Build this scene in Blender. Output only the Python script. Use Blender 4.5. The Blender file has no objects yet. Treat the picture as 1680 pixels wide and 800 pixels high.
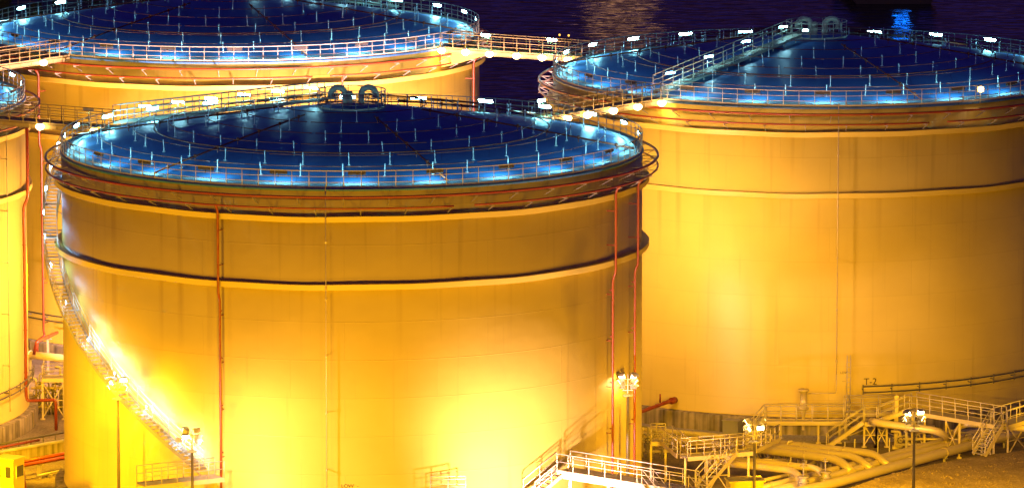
import bpy, math, random
from mathutils import Vector, Matrix
random.seed(7)
PI = math.pi
R_ = math.radians
scene = bpy.context.scene
COL = scene.collection

# ------------------------------------------------------------------ camera
F = 9473.5                    # focal length in pixels of the 1680 px wide photograph
PITCH = R_(8.717)
HC = 73.9                     # camera height above the tank yard
cam_d = bpy.data.cameras.new('camera')
cam = bpy.data.objects.new('camera', cam_d)
COL.objects.link(cam)
cam.location = (0, 0, HC)
cam.rotation_euler = (PI / 2 - PITCH, 0, 0)
cam_d.sensor_width = 36
cam_d.lens = 36 * F / 1680
cam_d.clip_start = 1
cam_d.clip_end = 30000
scene.camera = cam
cp, sp = math.cos(PITCH), math.sin(PITCH)


def ray(px, py):
    a, b = (px - 840) / F, -(py - 400) / F
    return Vector((a, cp + b * sp, -sp + b * cp))


def at(px, py, d):            # layout helper: the point of the yard seen there at depth d
    r = ray(px, py)
    return Vector((0, 0, HC)) + r * (d / r.y)


def on(px, py, z):            # ... at height z
    r = ray(px, py)
    return Vector((0, 0, HC)) + r * ((z - HC) / r.z)


def seen(p, m=12):
    v = Vector(p) - Vector((0, 0, HC))
    d = v.y * cp - v.z * sp
    x = 840 + F * v.x / d
    y = 400 - F * (v.z * cp + v.y * sp) / d
    return -m < x < 1680 + m and -m < y < 800 + m


# ------------------------------------------------------------------ mesh builder
class MB:
    def __init__(s):
        s.v, s.f, s.sm = [], [], []

    def quad(s, pts, sm=False):
        n = len(s.v)
        s.v += [tuple(p) for p in pts]
        s.f.append(tuple(range(n, n + len(pts))))
        s.sm.append(sm)
        return s

    def box(s, c, d, rz=0, M=None):
        n = len(s.v)
        cx, cy = math.cos(rz), math.sin(rz)
        for x in (-.5, .5):
            for y in (-.5, .5):
                for z in (-.5, .5):
                    p = Vector((x * d[0], y * d[1], z * d[2]))
                    if M is not None:
                        p = M @ p
                    else:
                        p = Vector((p.x * cx - p.y * cy, p.x * cy + p.y * cx, p.z))
                    s.v.append(tuple(p + Vector(c)))
        for q in ((0, 1, 3, 2), (4, 6, 7, 5), (0, 4, 5, 1), (2, 3, 7, 6), (0, 2, 6, 4), (1, 5, 7, 3)):
            s.f.append(tuple(n + i for i in q))
            s.sm.append(False)
        return s

    def bar(s, p, q, w, h):   # a rectangular beam from p to q, h measured upright
        p, q = Vector(p), Vector(q)
        t = q - p
        L = t.length
        if L < 1e-6:
            return s
        x = t / L
        y = Vector((0, 0, 1)).cross(x)
        y = Vector((0, 1, 0)) if y.length < 1e-4 else y.normalized()
        z = x.cross(y)
        M = Matrix((x, y, z)).transposed()
        return s.box((p + q) / 2, (L, w, h), M=M)

    def tube(s, pts, r, n=6, closed=False, cap=True):
        pts = [Vector(p) for p in pts]
        m = len(pts)
        rr = r if isinstance(r, (list, tuple)) else [r] * m
        up = None
        base = len(s.v)
        for i, p in enumerate(pts):
            if closed:
                t = pts[(i + 1) % m] - pts[i - 1]
            else:
                t = pts[min(i + 1, m - 1)] - pts[max(i - 1, 0)]
            t.normalize()
            if up is None:
                up = Vector((0, 0, 1)) if abs(t.z) < .9 else Vector((1, 0, 0))
            a = up - t * up.dot(t)
            if a.length < 1e-4:
                a = Vector((1, 0, 0)) - t * t.x
            a.normalize()
            up = a
            b = t.cross(a)
            for k in range(n):
                th = 2 * PI * k / n
                s.v.append(tuple(p + a * (rr[i] * math.cos(th)) + b * (rr[i] * math.sin(th))))
        for i in range(m if closed else m - 1):
            j = (i + 1) % m
            for k in range(n):
                l = (k + 1) % n
                s.f.append((base + i * n + k, base + j * n + k, base + j * n + l, base + i * n + l))
                s.sm.append(True)
        if cap and not closed:
            s.f.append(tuple(base + k for k in range(n)))
            s.f.append(tuple(base + (m - 1) * n + k for k in reversed(range(n))))
            s.sm += [False, False]
        return s

    def lathe(s, prof, n=24, c=(0, 0, 0), sm=True, closed=False):
        base = len(s.v)
        m = len(prof)
        for i in range(n):
            th = 2 * PI * i / n
            for r, z in prof:
                s.v.append((c[0] + r * math.sin(th), c[1] - r * math.cos(th), c[2] + z))
        for i in range(n):
            j = (i + 1) % n
            for k in range(m if closed else m - 1):
                l = (k + 1) % m
                s.f.append((base + i * m + k, base + j * m + k, base + j * m + l, base + i * m + l))
                s.sm.append(sm)
        return s

    def disc(s, r, z, n=24, c=(0, 0), flip=False):
        pts = [(c[0] + r * math.sin(2 * PI * i / n), c[1] - r * math.cos(2 * PI * i / n), z) for i in range(n)]
        return s.quad(pts[::-1] if flip else pts)

    def mesh(s, name, mat):
        me = bpy.data.meshes.new(name)
        me.from_pydata(s.v, [], s.f)
        me.polygons.foreach_set('use_smooth', s.sm)
        me.materials.append(mat)
        me.update()
        return me

    def build(s, name, mat, parent=None, loc=None, rz=0):
        return put(name, s.mesh(name, mat), parent, loc, rz)


def put(name, me, parent=None, loc=None, rz=0):
    o = bpy.data.objects.new(name, me)
    COL.objects.link(o)
    if parent is not None:
        o.parent = parent
    if loc is not None:
        o.location = loc
    o.rotation_euler.z = rz
    return o


def tag(o, label=None, cat=None, group=None, kind=None):
    if label: o['label'] = label
    if cat: o['category'] = cat
    if group: o['group'] = group
    if kind: o['kind'] = kind
    return o


def empty(name, loc, label, cat, group=None, rz=0):
    o = bpy.data.objects.new(name, None)
    COL.objects.link(o)
    o.location = loc
    o.rotation_euler.z = rz
    o.empty_display_size = .5
    return tag(o, label, cat, group)


def rounded(pts, rad=.5, k=5):          # a pipe's centre line with bent corners
    pts = [Vector(p) for p in pts]
    out = [pts[0]]
    for i in range(1, len(pts) - 1):
        a, b, c = pts[i - 1], pts[i], pts[i + 1]
        u, w = (a - b), (c - b)
        q = min(rad, u.length * .45, w.length * .45)
        p0, p1 = b + u.normalized() * q, b + w.normalized() * q
        for j in range(k + 1):
            t = j / k
            out.append(p0 * (1 - t) ** 2 + b * 2 * t * (1 - t) + p1 * t * t)
    out.append(pts[-1])
    return out


def railing(mb, pts, h=1.1, step=1.1, r=.028, rails=(1., .66, .34), closed=False, toe=0):
    pts = [Vector(p) for p in pts]
    segs = list(zip(pts, pts[1:] + pts[:1])) if closed else list(zip(pts, pts[1:]))
    for a, b in segs:
        n = max(1, round((b - a).length / step))
        for i in range(n + (0 if closed or (b - pts[-1]).length > 1e-6 else 1)):
            p = a.lerp(b, i / n)
            mb.tube([p, p + Vector((0, 0, h))], r, 5)
        for q in rails:
            z = Vector((0, 0, h * q))
            mb.tube([a + z, b + z], r if q == 1 else r * .8, 5)
        if toe:
            mb.bar(a + Vector((0, 0, toe / 2)), b + Vector((0, 0, toe / 2)), .012, toe)
    return mb


# ------------------------------------------------------------------ materials
def nt(name):
    m = bpy.data.materials.new(name)
    m.use_nodes = True
    t = m.node_tree
    return m, t, t.nodes, t.links, t.nodes['Principled BSDF']


def paint(name, col, rough=.5, metal=0., var=.12, scale=1.5, bump=0.):
    m, t, N, L, b = nt(name)
    tc = N.new('ShaderNodeTexCoord')
    no = N.new('ShaderNodeTexNoise')
    no.inputs['Scale'].default_value = scale
    no.inputs['Detail'].default_value = 6
    L.new(tc.outputs['Object'], no.inputs['Vector'])
    mx = N.new('ShaderNodeMix'); mx.data_type = 'RGBA'
    mx.inputs['A'].default_value = (*[c * (1 - var) for c in col], 1)
    mx.inputs['B'].default_value = (*[min(1, c * (1 + var)) for c in col], 1)
    L.new(no.outputs['Fac'], mx.inputs['Factor'])
    L.new(mx.outputs['Result'], b.inputs['Base Color'])
    b.inputs['Roughness'].default_value = rough
    b.inputs['Metallic'].default_value = metal
    if bump:
        bp = N.new('ShaderNodeBump')
        bp.inputs['Strength'].default_value = bump
        bp.inputs['Distance'].default_value = .05
        L.new(no.outputs['Fac'], bp.inputs['Height'])
        L.new(bp.outputs['Normal'], b.inputs['Normal'])
    return m


def glow(name, col, strength):
    m, t, N, L, b = nt(name)
    b.inputs['Base Color'].default_value = (.8, .8, .8, 1)
    b.inputs['Emission Color'].default_value = (*col, 1)
    b.inputs['Emission Strength'].default_value = strength
    return m


def math_node(N, L, op, a, b=None, c=None):
    n = N.new('ShaderNodeMath'); n.operation = op
    for i, q in enumerate((a, b, c)):
        if q is None: continue
        if isinstance(q, (int, float)): n.inputs[i].default_value = q
        else: L.new(q, n.inputs[i])
    return n.outputs[0]


def wrap_coords(N, L, radius):
    tc = N.new('ShaderNodeTexCoord')
    sx = N.new('ShaderNodeSeparateXYZ')
    L.new(tc.outputs['Object'], sx.inputs[0])
    neg = math_node(N, L, 'MULTIPLY', sx.outputs['Y'], -1.)
    ang = math_node(N, L, 'ARCTAN2', sx.outputs['X'], neg)
    u = math_node(N, L, 'MULTIPLY', ang, radius)
    return u, sx.outputs['Z'], sx, tc


def combine(N, L, x, y, z=0.):
    c = N.new('ShaderNodeCombineXYZ')
    for i, q in enumerate((x, y, z)):
        if isinstance(q, (int, float)): c.inputs[i].default_value = q
        else: L.new(q, c.inputs[i])
    return c.outputs[0]


def ramp(N, L, fac, stops):
    r = N.new('ShaderNodeValToRGB')
    e = r.color_ramp.elements
    e[0].position, e[0].color = stops[0][0], (*stops[0][1], 1)
    e[1].position, e[1].color = stops[-1][0], (*stops[-1][1], 1)
    for p, c in stops[1:-1]:
        k = e.new(p); k.color = (*c, 1)
    L.new(fac, r.inputs[0])
    return r.outputs[0]


def mul(N, L, a, b, fac=1.):
    m = N.new('ShaderNodeMix'); m.data_type = 'RGBA'; m.blend_type = 'MULTIPLY'
    m.inputs['Factor'].default_value = fac
    L.new(a, m.inputs['A']); L.new(b, m.inputs['B'])
    return m.outputs['Result']


def shell_mat():
    m, t, N, L, b = nt('tank_paint')
    u, v, sx, tc = wrap_coords(N, L, 19.)
    br = N.new('ShaderNodeTexBrick')
    br.offset = .37
    br.inputs['Scale'].default_value = 1.
    br.inputs['Brick Width'].default_value = 9.3
    br.inputs['Row Height'].default_value = 2.42
    br.inputs['Mortar Size'].default_value = .03
    br.inputs['Mortar Smooth'].default_value = .6
    br.inputs['Color1'].default_value = (.74, .585, .095, 1)
    br.inputs['Color2'].default_value = (.728, .573, .093, 1)
    br.inputs['Mortar'].default_value = (.69, .54, .085, 1)
    L.new(combine(N, L, u, math_node(N, L, 'ADD', v, .05)), br.inputs['Vector'])
    n1 = N.new('ShaderNodeTexNoise')          # rust and dirt runs down the plates
    n1.inputs['Scale'].default_value = 1.; n1.inputs['Detail'].default_value = 3
    L.new(combine(N, L, math_node(N, L, 'MULTIPLY', u, 1.7), math_node(N, L, 'MULTIPLY', v, .07)), n1.inputs['Vector'])
    s1 = ramp(N, L, n1.outputs['Fac'], [(.0, (1, 1, 1)), (.60, (1, 1, 1)), (.74, (.87, .85, .81)), (1, (.80, .77, .7))])
    n2 = N.new('ShaderNodeTexNoise')
    n2.inputs['Scale'].default_value = .22; n2.inputs['Detail'].default_value = 7
    L.new(combine(N, L, u, math_node(N, L, 'MULTIPLY', v, 1.3)), n2.inputs['Vector'])
    s2 = ramp(N, L, n2.outputs['Fac'], [(.3, (.90, .89, .87)), (.7, (1, 1, 1))])
    n4 = N.new('ShaderNodeTexNoise')          # drips hanging below the two wind girders
    n4.inputs['Scale'].default_value = 1.; n4.inputs['Detail'].default_value = 2
    L.new(combine(N, L, math_node(N, L, 'MULTIPLY', u, 1.15), math_node(N, L, 'MULTIPLY', v, .02), 5.), n4.inputs['Vector'])
    drip = math_node(N, L, 'SUBTRACT', n4.outputs['Fac'], .585)
    drip = math_node(N, L, 'MULTIPLY', math_node(N, L, 'MAXIMUM', drip, 0.), 9.)
    f1 = N.new('ShaderNodeMapRange'); f1.inputs[1].default_value = 11.5; f1.inputs[2].default_value = 16.6
    L.new(v, f1.inputs[0])
    below = math_node(N, L, 'LESS_THAN', v, 16.7)
    f2 = N.new('ShaderNodeMapRange'); f2.inputs[1].default_value = 17.0; f2.inputs[2].default_value = 21.0
    L.new(v, f2.inputs[0])
    fall = math_node(N, L, 'ADD', math_node(N, L, 'MULTIPLY', f1.outputs[0], below), math_node(N, L, 'MULTIPLY', f2.outputs[0], math_node(N, L, 'SUBTRACT', 1., below)))
    dr = math_node(N, L, 'MINIMUM', math_node(N, L, 'MULTIPLY', drip, fall), 1.)
    s3 = ramp(N, L, dr, [(0, (1, 1, 1)), (1, (.85, .80, .74))])
    c = mul(N, L, mul(N, L, mul(N, L, br.outputs['Color'], s1), s2), s3)
    L.new(c, b.inputs['Base Color'])
    b.inputs['Roughness'].default_value = .43
    n3 = N.new('ShaderNodeTexNoise')
    n3.inputs['Scale'].default_value = .6; n3.inputs['Detail'].default_value = 2
    L.new(combine(N, L, u, v), n3.inputs['Vector'])
    h = math_node(N, L, 'ADD', math_node(N, L, 'MULTIPLY', br.outputs['Fac'], .02), math_node(N, L, 'MULTIPLY', n3.outputs['Fac'], .06))
    bp = N.new('ShaderNodeBump')
    bp.inputs['Strength'].default_value = .35; bp.inputs['Distance'].default_value = 1.
    L.new(h, bp.inputs['Height']); L.new(bp.outputs['Normal'], b.inputs['Normal'])
    return m


def roof_mat():
    m, t, N, L, b = nt('roof_paint')
    u, v, sx, tc = wrap_coords(N, L, 3.)
    rad = N.new('ShaderNodeVectorMath'); rad.operation = 'LENGTH'
    L.new(combine(N, L, sx.outputs['X'], sx.outputs['Y']), rad.inputs[0])
    br = N.new('ShaderNodeTexBrick')          # lapped roof plates, laid straight across
    br.inputs['Scale'].default_value = 1.
    br.inputs['Brick Width'].default_value = 6.; br.inputs['Row Height'].default_value = 1.8
    br.inputs['Mortar Size'].default_value = .03
    br.inputs['Color1'].default_value = (.055, .18, .44, 1); br.inputs['Color2'].default_value = (.048, .165, .40, 1)
    br.inputs['Mortar'].default_value = (.035, .11, .28, 1)
    L.new(tc.outputs['Object'], br.inputs['Vector'])
    n = N.new('ShaderNodeTexNoise'); n.inputs['Scale'].default_value = .5; n.inputs['Detail'].default_value = 8
    L.new(combine(N, L, math_node(N, L, 'MULTIPLY', u, 4.), math_node(N, L, 'MULTIPLY', rad.outputs['Value'], .35)), n.inputs['Vector'])
    s = ramp(N, L, n.outputs['Fac'], [(.3, (.78, .78, .80)), (.68, (1, 1, 1))])
    L.new(mul(N, L, br.outputs['Color'], s), b.inputs['Base Color'])
    b.inputs['Roughness'].default_value = .42
    n2 = N.new('ShaderNodeTexNoise'); n2.inputs['Scale'].default_value = .45; n2.inputs['Detail'].default_value = 3
    L.new(tc.outputs['Object'], n2.inputs['Vector'])
    bp = N.new('ShaderNodeBump'); bp.inputs['Strength'].default_value = .5; bp.inputs['Distance'].default_value = .12
    L.new(n2.outputs['Fac'], bp.inputs['Height']); L.new(bp.outputs['Normal'], b.inputs['Normal'])
    return m


def concrete_mat(name, col, streak=True):
    m, t, N, L, b = nt(name)
    tc = N.new('ShaderNodeTexCoord')
    n = N.new('ShaderNodeTexNoise'); n.inputs['Scale'].default_value = .9; n.inputs['Detail'].default_value = 8
    L.new(tc.outputs['Object'], n.inputs['Vector'])
    a = ramp(N, L, n.outputs['Fac'], [(.3, tuple(c * .6 for c in col)), (.7, tuple(c * 1.15 for c in col))])
    if streak:
        mp = N.new('ShaderNodeMapping'); mp.inputs['Scale'].default_value = (2.6, 2.6, .12)
        L.new(tc.outputs['Object'], mp.inputs['Vector'])
        n2 = N.new('ShaderNodeTexNoise'); n2.inputs['Scale'].default_value = 1.; n2.inputs['Detail'].default_value = 4
        L.new(mp.outputs[0], n2.inputs['Vector'])
        s = ramp(N, L, n2.outputs['Fac'], [(.36, (.42, .40, .36)), (.5, (.85, .84, .82)), (.66, (1.25, 1.2, 1.1))])
        a = mul(N, L, a, s)
    L.new(a, b.inputs['Base Color'])
    b.inputs['Roughness'].default_value = .85
    bp = N.new('ShaderNodeBump'); bp.inputs['Strength'].default_value = .4; bp.inputs['Distance'].default_value = .05
    L.new(n.outputs['Fac'], bp.inputs['Height']); L.new(bp.outputs['Normal'], b.inputs['Normal'])
    return m


def ground_mat(name, c0, c1, scale=.35):
    m, t, N, L, b = nt(name)
    tc = N.new('ShaderNodeTexCoord')
    n = N.new('ShaderNodeTexNoise'); n.inputs['Scale'].default_value = scale; n.inputs['Detail'].default_value = 10
    n.inputs['Roughness'].default_value = .65
    L.new(tc.outputs['Object'], n.inputs['Vector'])
    n2 = N.new('ShaderNodeTexNoise'); n2.inputs['Scale'].default_value = 6; n2.inputs['Detail'].default_value = 6
    L.new(tc.outputs['Object'], n2.inputs['Vector'])
    a = ramp(N, L, n.outputs['Fac'], [(.32, c0), (.66, c1)])
    s = ramp(N, L, n2.outputs['Fac'], [(.3, (.6, .58, .55)), (.7, (1.15, 1.15, 1.1))])
    L.new(mul(N, L, a, s), b.inputs['Base Color'])
    b.inputs['Roughness'].default_value = .9
    bp = N.new('ShaderNodeBump'); bp.inputs['Strength'].default_value = .6; bp.inputs['Distance'].default_value = .08
    L.new(n2.outputs['Fac'], bp.inputs['Height']); L.new(bp.outputs['Normal'], b.inputs['Normal'])
    return m


def sea_mat():
    m, t, N, L, b = nt('sea_water')
    tc = N.new('ShaderNodeTexCoord')
    b.inputs['Base Color'].default_value = (.004, .003, .008, 1)
    b.inputs['Roughness'].default_value = .12
    b.inputs['IOR'].default_value = 1.33
    mp = N.new('ShaderNodeMapping'); mp.inputs['Scale'].default_value = (.20, .75, 1)
    mp.inputs['Rotation'].default_value = (0, 0, R_(4))
    L.new(tc.outputs['Object'], mp.inputs['Vector'])
    n = N.new('ShaderNodeTexNoise'); n.inputs['Scale'].default_value = 1.; n.inputs['Detail'].default_value = 1.5
    L.new(mp.outputs[0], n.inputs['Vector'])
    bp = N.new('ShaderNodeBump'); bp.inputs['Strength'].default_value = .9; bp.inputs['Distance'].default_value = .6
    L.new(n.outputs['Fac'], bp.inputs['Height']); L.new(bp.outputs['Normal'], b.inputs['Normal'])
    return m


M_SHELL = shell_mat()
M_ROOF = roof_mat()
M_CONC = concrete_mat('stained_concrete', (.36, .31, .21))
M_KERB = concrete_mat('pale_concrete', (.42, .40, .36), False)
M_GALV = paint('galvanised_steel', (.42, .39, .31), .42, .3)
M_RAIL = paint('rail_paint', (.50, .45, .34), .45)
M_RAILY = paint('platform_rail_paint', (.60, .52, .30), .45)
M_DECK = paint('deck_strip_paint', (.34, .42, .47), .5, 0, .3, 1.2)
M_GIRD = paint('girder_paint', (.58, .45, .075), .5, 0, .12, .5)
M_BRIDGE = paint('footbridge_paint', (.34, .26, .10), .5, 0, .2)
M_MAST = paint('mast_galvanising', (.17, .145, .085), .45, .2)
M_POST = paint('white_post_paint', (.78, .80, .82), .4)
M_DARK = paint('dark_steel', (.09, .085, .08), .5)
M_RED = paint('red_fire_paint', (.24, .038, .008), .4)
M_PIPE = paint('pipe_lagging', (.62, .52, .26), .38, .15, .1, .8)
M_VALVE = paint('valve_paint', (.34, .30, .24), .45, .2)
M_YEL = paint('yellow_cabinet_paint', (.74, .60, .06), .45)
M_GREYBOX = paint('grey_box_paint', (.30, .29, .27), .55)
M_WINDOW = paint('dark_glass', (.05, .05, .05), .12)
M_BLACK = paint('black_lettering', (.09, .065, .04), .6)
M_COLD = glow('cold_tube_lamp', (.26, .84, 1.0), 300)
M_COLDW = glow('walkway_tube_lamp', (.35, .85, 1.0), 80)
M_STAIRL = glow('white_stair_lamp', (.34, .62, 1.0), 330)
M_STAIRM = glow('dim_stair_lamp', (.30, .60, 1.0), 110)
M_SOD = glow('sodium_lamp', (1.0, .60, .20), 34)
M_SODHOT = glow('sodium_flood_lens', (1.0, .66, .22), 60)
M_BLUEL = glow('blue_deck_lamp', (.0, .16, 1.0), 24.0)
M_GROUND = ground_mat('yard_gravel', (.15, .12, .07), (.32, .26, .16))
M_PAVE = ground_mat('concrete_paving', (.34, .32, .28), (.46, .44, .39), .2)
M_GRASS = ground_mat('dry_grass_bank', (.27, .195, .07), (.48, .36, .15), .5)
M_LAND = ground_mat('far_land', (.09, .075, .05), (.2, .16, .1), .08)
M_SEA = sea_mat()
M_LEAF = paint('shrub_leaves', (.05, .07, .025), .7, 0, .4, 8)
M_BARK = paint('bark', (.12, .09, .06), .8)
M_HULL = paint('ship_hull', (.03, .03, .035), .5)

# ------------------------------------------------------------------ tanks
RT = 19.0
ZF = 1.17                     # foundation top
ZR = 22.9                     # rim
CR = 2.95                     # crown above rim
A_ = (-10.46, 374.3)
D_ = (21.95, 413.9)
B_ = (-21.49, 439.6)
E_ = (-53.0, 399.3)


def pol(r, deg, z):
    return Vector((r * math.sin(R_(deg)), -r * math.cos(R_(deg)), z))


def roof_z(r):
    q = r / RT
    return ZR + CR * (1 - .86 * q - .14 * q * q)


def arc(r, a0, a1, z, step=2.5):
    n = max(2, int(abs(a1 - a0) / step))
    return [pol(r, a0 + (a1 - a0) * i / n, z(r) if callable(z) else z) for i in range(n + 1)]


SHARED = {}


def shared(key, fn):
    if key not in SHARED:
        SHARED[key] = fn()
    return SHARED[key]


def mesh_foundation():
    mb = MB().lathe([(RT + .62, 0), (RT + .62, ZF - .05), (RT + .57, ZF), (RT - .3, ZF)], 160)
    for i in range(60):
        a = i * 6
        mb.box(pol(RT + .62, a, ZF / 2 - .03), (.10, .05, ZF - .1), R_(a))
    return mb.mesh('foundation', M_CONC)


def mesh_shell():
    mb = MB().lathe([(RT + .05, ZF + .01), (RT + .05, ZF + .10), (RT, ZF + .12), (RT, ZF + 7.3), (RT - .012, ZF + 7.31), (RT - .012, ZR - .02), (RT - .1, ZR - .02)], 240)
    return mb.mesh('shell', M_SHELL)


def mesh_girder(z):
    rnd = random.Random(int(z * 10))
    mb = MB()
    n = 200
    for i in range(n):
        a0, a1 = 360 * i / n, 360 * (i + 1) / n
        w = lambda a: .03 * math.sin(R_(a * 7)) + .025 * math.sin(R_(a * 17 + 40))
        r0, r1 = RT + .46 + w(a0), RT + .46 + w(a1)
        pr = []
        for a, r in ((a0, r0), (a1, r1)):
            dz = w(a) * .8
            pr.append([pol(RT - .02, a, z + .16 + dz), pol(r, a, z + .16 + dz), pol(r, a, z - .17 + dz), pol(r - .02, a, z - .19 + dz), pol(r - .04, a, z - .15 + dz), pol(RT - .02, a, z + .13 + dz)])
        for k in range(5):
            mb.quad([pr[0][k], pr[0][k + 1], pr[1][k + 1], pr[1][k]])
    return mb.mesh('wind_girder', M_GIRD)


def mesh_roof():
    prof = [(0, roof_z(0))] + [(r, roof_z(r)) for r in (2, 4, 6, 8, 10, 12, 14, 16, 17.5, 18.6)] + [(RT + .04, ZR), (RT + .06, ZR - .05), (RT + .06, ZR - .16), (RT + .012, ZR - .17)]
    return MB().lathe(prof[::-1], 200).mesh('roof', M_ROOF)


def mesh_rim_rail():
    n = 110
    mb = MB()
    for i in range(n):
        p = pol(RT - .03, 360 * i / n, ZR - .02)
        mb.tube([p, p + Vector((0, 0, 1.12))], .028, 5)
    for h, r in ((1.1, .032), (.74, .024), (.38, .024)):
        mb.tube([pol(RT - .03, 2 * i, ZR + h) for i in range(180)], r, 5, True)
    for i in range(180):
        mb.bar(pol(RT - .03, 2 * i, ZR + .07), pol(RT - .03, 2 * i + 2, ZR + .07), .01, .11)
    return mb.mesh('rim_railing', M_RAIL)


def mesh_crown_rail():
    mb = MB()
    n = 16
    z0 = roof_z(2.2) + .02
    for i in range(n):
        p = pol(2.2, 360 * i / n + 8, z0)
        mb.tube([p, p + Vector((0, 0, 1.12))], .032, 5)
    for h, r in ((1.12, .034), (.75, .026), (.36, .026)):
        mb.tube([pol(2.2, 10 * i, z0 + h) for i in range(36)], r, 5, True)
    for i in range(36):
        mb.bar(pol(2.2, 10 * i, z0 + .06), pol(2.2, 10 * i + 10, z0 + .06), .012, .12)
    return mb.mesh('crown_railing', M_RAIL)


def mesh_gooseneck():
    w, hh = .95, .72
    pts = [(0, 0, 0), (0, 0, hh * .5), (0, 0, hh)]
    pts += [(w / 2 - w / 2 * math.cos(t), 0, hh + w / 2 * math.sin(t)) for t in [PI * k / 10 for k in range(1, 10)]]
    pts += [(w, 0, hh), (w, 0, hh - .22)]
    mb = MB().tube(pts, .2, 14)
    mb.lathe([(.0, .1), (.30, .1), (.30, 0)], 14)
    mb.lathe([(.23, hh - .24), (.23, hh - .16)], 14, (w, 0, 0))
    return mb.mesh('gooseneck_vent', M_RAIL)


def mesh_centre_vent():
    return MB().lathe([(0, 1.0), (.12, .97), (.2, .88), (.22, .78), (.22, .7), (.18, .68), (.18, .1), (.3, .1), (.3, 0)][::-1], 16).mesh('breather_vent', M_RAIL)


def mesh_post():
    return MB().tube([(0, 0, -.02), (0, 0, .80)], .034, 6).box((0, 0, .02), (.16, .16, .03)).mesh('sprinkler_post', M_POST)


def mesh_bracket():       # local: y from shell (0) outward (-y)
    mb = MB()
    mb.bar((0, -.0, 0), (0, -1.08, 0), .05, .06)
    mb.bar((0, -.02, -.5), (0, -.95, -.03), .04, .04)
    mb.bar((0, -1.0, .0), (0, -1.0, .22), .04, .04)
    return mb.mesh('pipe_bracket', M_VALVE)


def mesh_lamp_housing():  # faces +y (inward) and down
    mb = MB()
    M = Matrix.Rotation(R_(-27), 3, 'X')
    mb.box((0, 0, 0), (1.1, .10, .16), M=M)
    mb.box(M @ Vector((0, .11, -.088)), (1.1, .14, .012), M=M)  # lower lip added to keep lamp spill off the girder and shell
    mb.bar((0, -.02, -.06), (0, -.12, -.3), .04, .04)
    return mb.mesh('rim_lamp', M_DARK)


def mesh_lamp_panel():
    M = Matrix.Rotation(R_(-27), 3, 'X')
    return MB().quad([M @ Vector(q) for q in ((-.53, .053, -.078), (.53, .053, -.078), (.53, .053, .078), (-.53, .053, .078))]).mesh('lamp_tube', M_COLD)


def mesh_ring_sprinkler(r, off):
    mb = MB()
    k = max(3, round(2 * PI * r / 8.5))
    for i in range(k):
        a0 = 360 * i / k + off
        a1 = 360 * (i + .97) / k + off
        mb.tube([Vector((p.x, p.y, p.z)) for p in arc(r, a0, a1, roof_z(r) + .62, 4)], .028, 5)
    return mb.mesh('sprinkler_pipe', M_RED)


def walkway(root, deg, lamps=4):
    a, b = 18.6, 2.4
    mb = MB(); rl = MB(); br = MB()
    d = pol(1, deg, 0)
    s = Vector((-d.y, d.x, 0))
    P = lambda r, off, dz: d * r + s * off + Vector((0, 0, roof_z(r) + dz))
    n = 18
    for off in (-.45, .45):
        mb.bar(P(a, off, .35), P(b, off, .35), .06, .2)
        railing(rl, [P(a, off, .42), P(b, off, .42)], 1.1, 1.2, .032)
    for i in range(n * 3):
        r = a + (b - a) * (i + .5) / (n * 3)
        mb.bar(P(r, -.42, .4), P(r, .42, .4), .22, .04)
    w = mb.build('roof_walkway', M_GALV, root)
    rl.build('walkway_railing', M_RAIL, w)
    for i in range(12):
        r = a + (b - a) * (i + .5) / 12
        for off in (-.42, .42):
            MB().bar(P(r, off, -.02), P(r, off, .3), .06, .06).build('walkway_support', M_RAIL, w)
    for i in range(lamps):
        r = 16.6 - i * 13.2 / max(1, lamps - 1)
        near = 1 if math.sin(R_(deg)) < 0 else -1       # the tubes face down the open side of the walkway
        for off in (-.5 * near,):
            h = put('walkway_lamp', shared('lampbar', lambda: MB().box((0, 0, 0), (1.0, .12, .14)).mesh('walkway_lamp', M_RAIL)), root, P(r, off, 1.15), R_(deg) + near * PI / 2)
            put('lamp_tube', shared('lampbar_tube', lambda: MB().quad([(-.48, -.063, .06), (-.48, -.063, -.072), (.48, -.063, -.072), (.48, -.063, .06)]).quad([(-.48, -.06, -.075), (-.48, .06, -.075), (.48, .06, -.075), (.48, -.06, -.075)]).mesh('lamp_tube', M_COLDW)), h)


def riser(root, deg, foot=None, zt=ZR - 1.12, r=.08):
    pts = [pol(RT + 1.0, deg, zt), pol(RT + .66, deg, zt - .35), pol(RT + .66, deg, ZR - 6.75), pol(RT + .46, deg, ZR - 7.15), pol(RT + .46, deg, ZF + .9)]
    if foot is None:
        pts += [pol(RT + .34, deg, ZF + .55), pol(RT + 1.1, deg, ZF + .25), pol(RT + 1.1, deg, .0)]
    else:
        pts += foot
    mb = MB().tube(rounded(pts, .22, 3), r, 8)
    for z in range(3, 16, 3):
        mb.lathe([(r + .03, -.03), (r + .03, .03)], 8, pol(RT + .34, deg, z))
        mb.bar(pol(RT, deg, z - .3), pol(RT + .34, deg, z - .3), .05, .05)
    for z in (ZR - 2.8, ZR - 5):
        mb.bar(pol(RT, deg, z), pol(RT + .78, deg, z), .05, .05)
    return mb.build('riser_pipe', M_RED, root)


def gauge_pipe(root, deg, zend):
    mb = MB().tube([pol(RT + .5, deg, ZR + .3), pol(RT + .5, deg, zend)], .034, 6)
    k = 0
    z = ZR - 3.3
    while z > zend + 1:
        mb.bar(pol(RT - .02, deg, z), pol(RT + .5, deg, z), .05, .05)
        mb.lathe([(0, -.1), (.07, -.06), (.07, .06), (0, .1)], 6, pol(RT + .5, deg, z))
        z -= 3.6
    return mb.build('gauge_pipe', M_PIPE, root)


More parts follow.
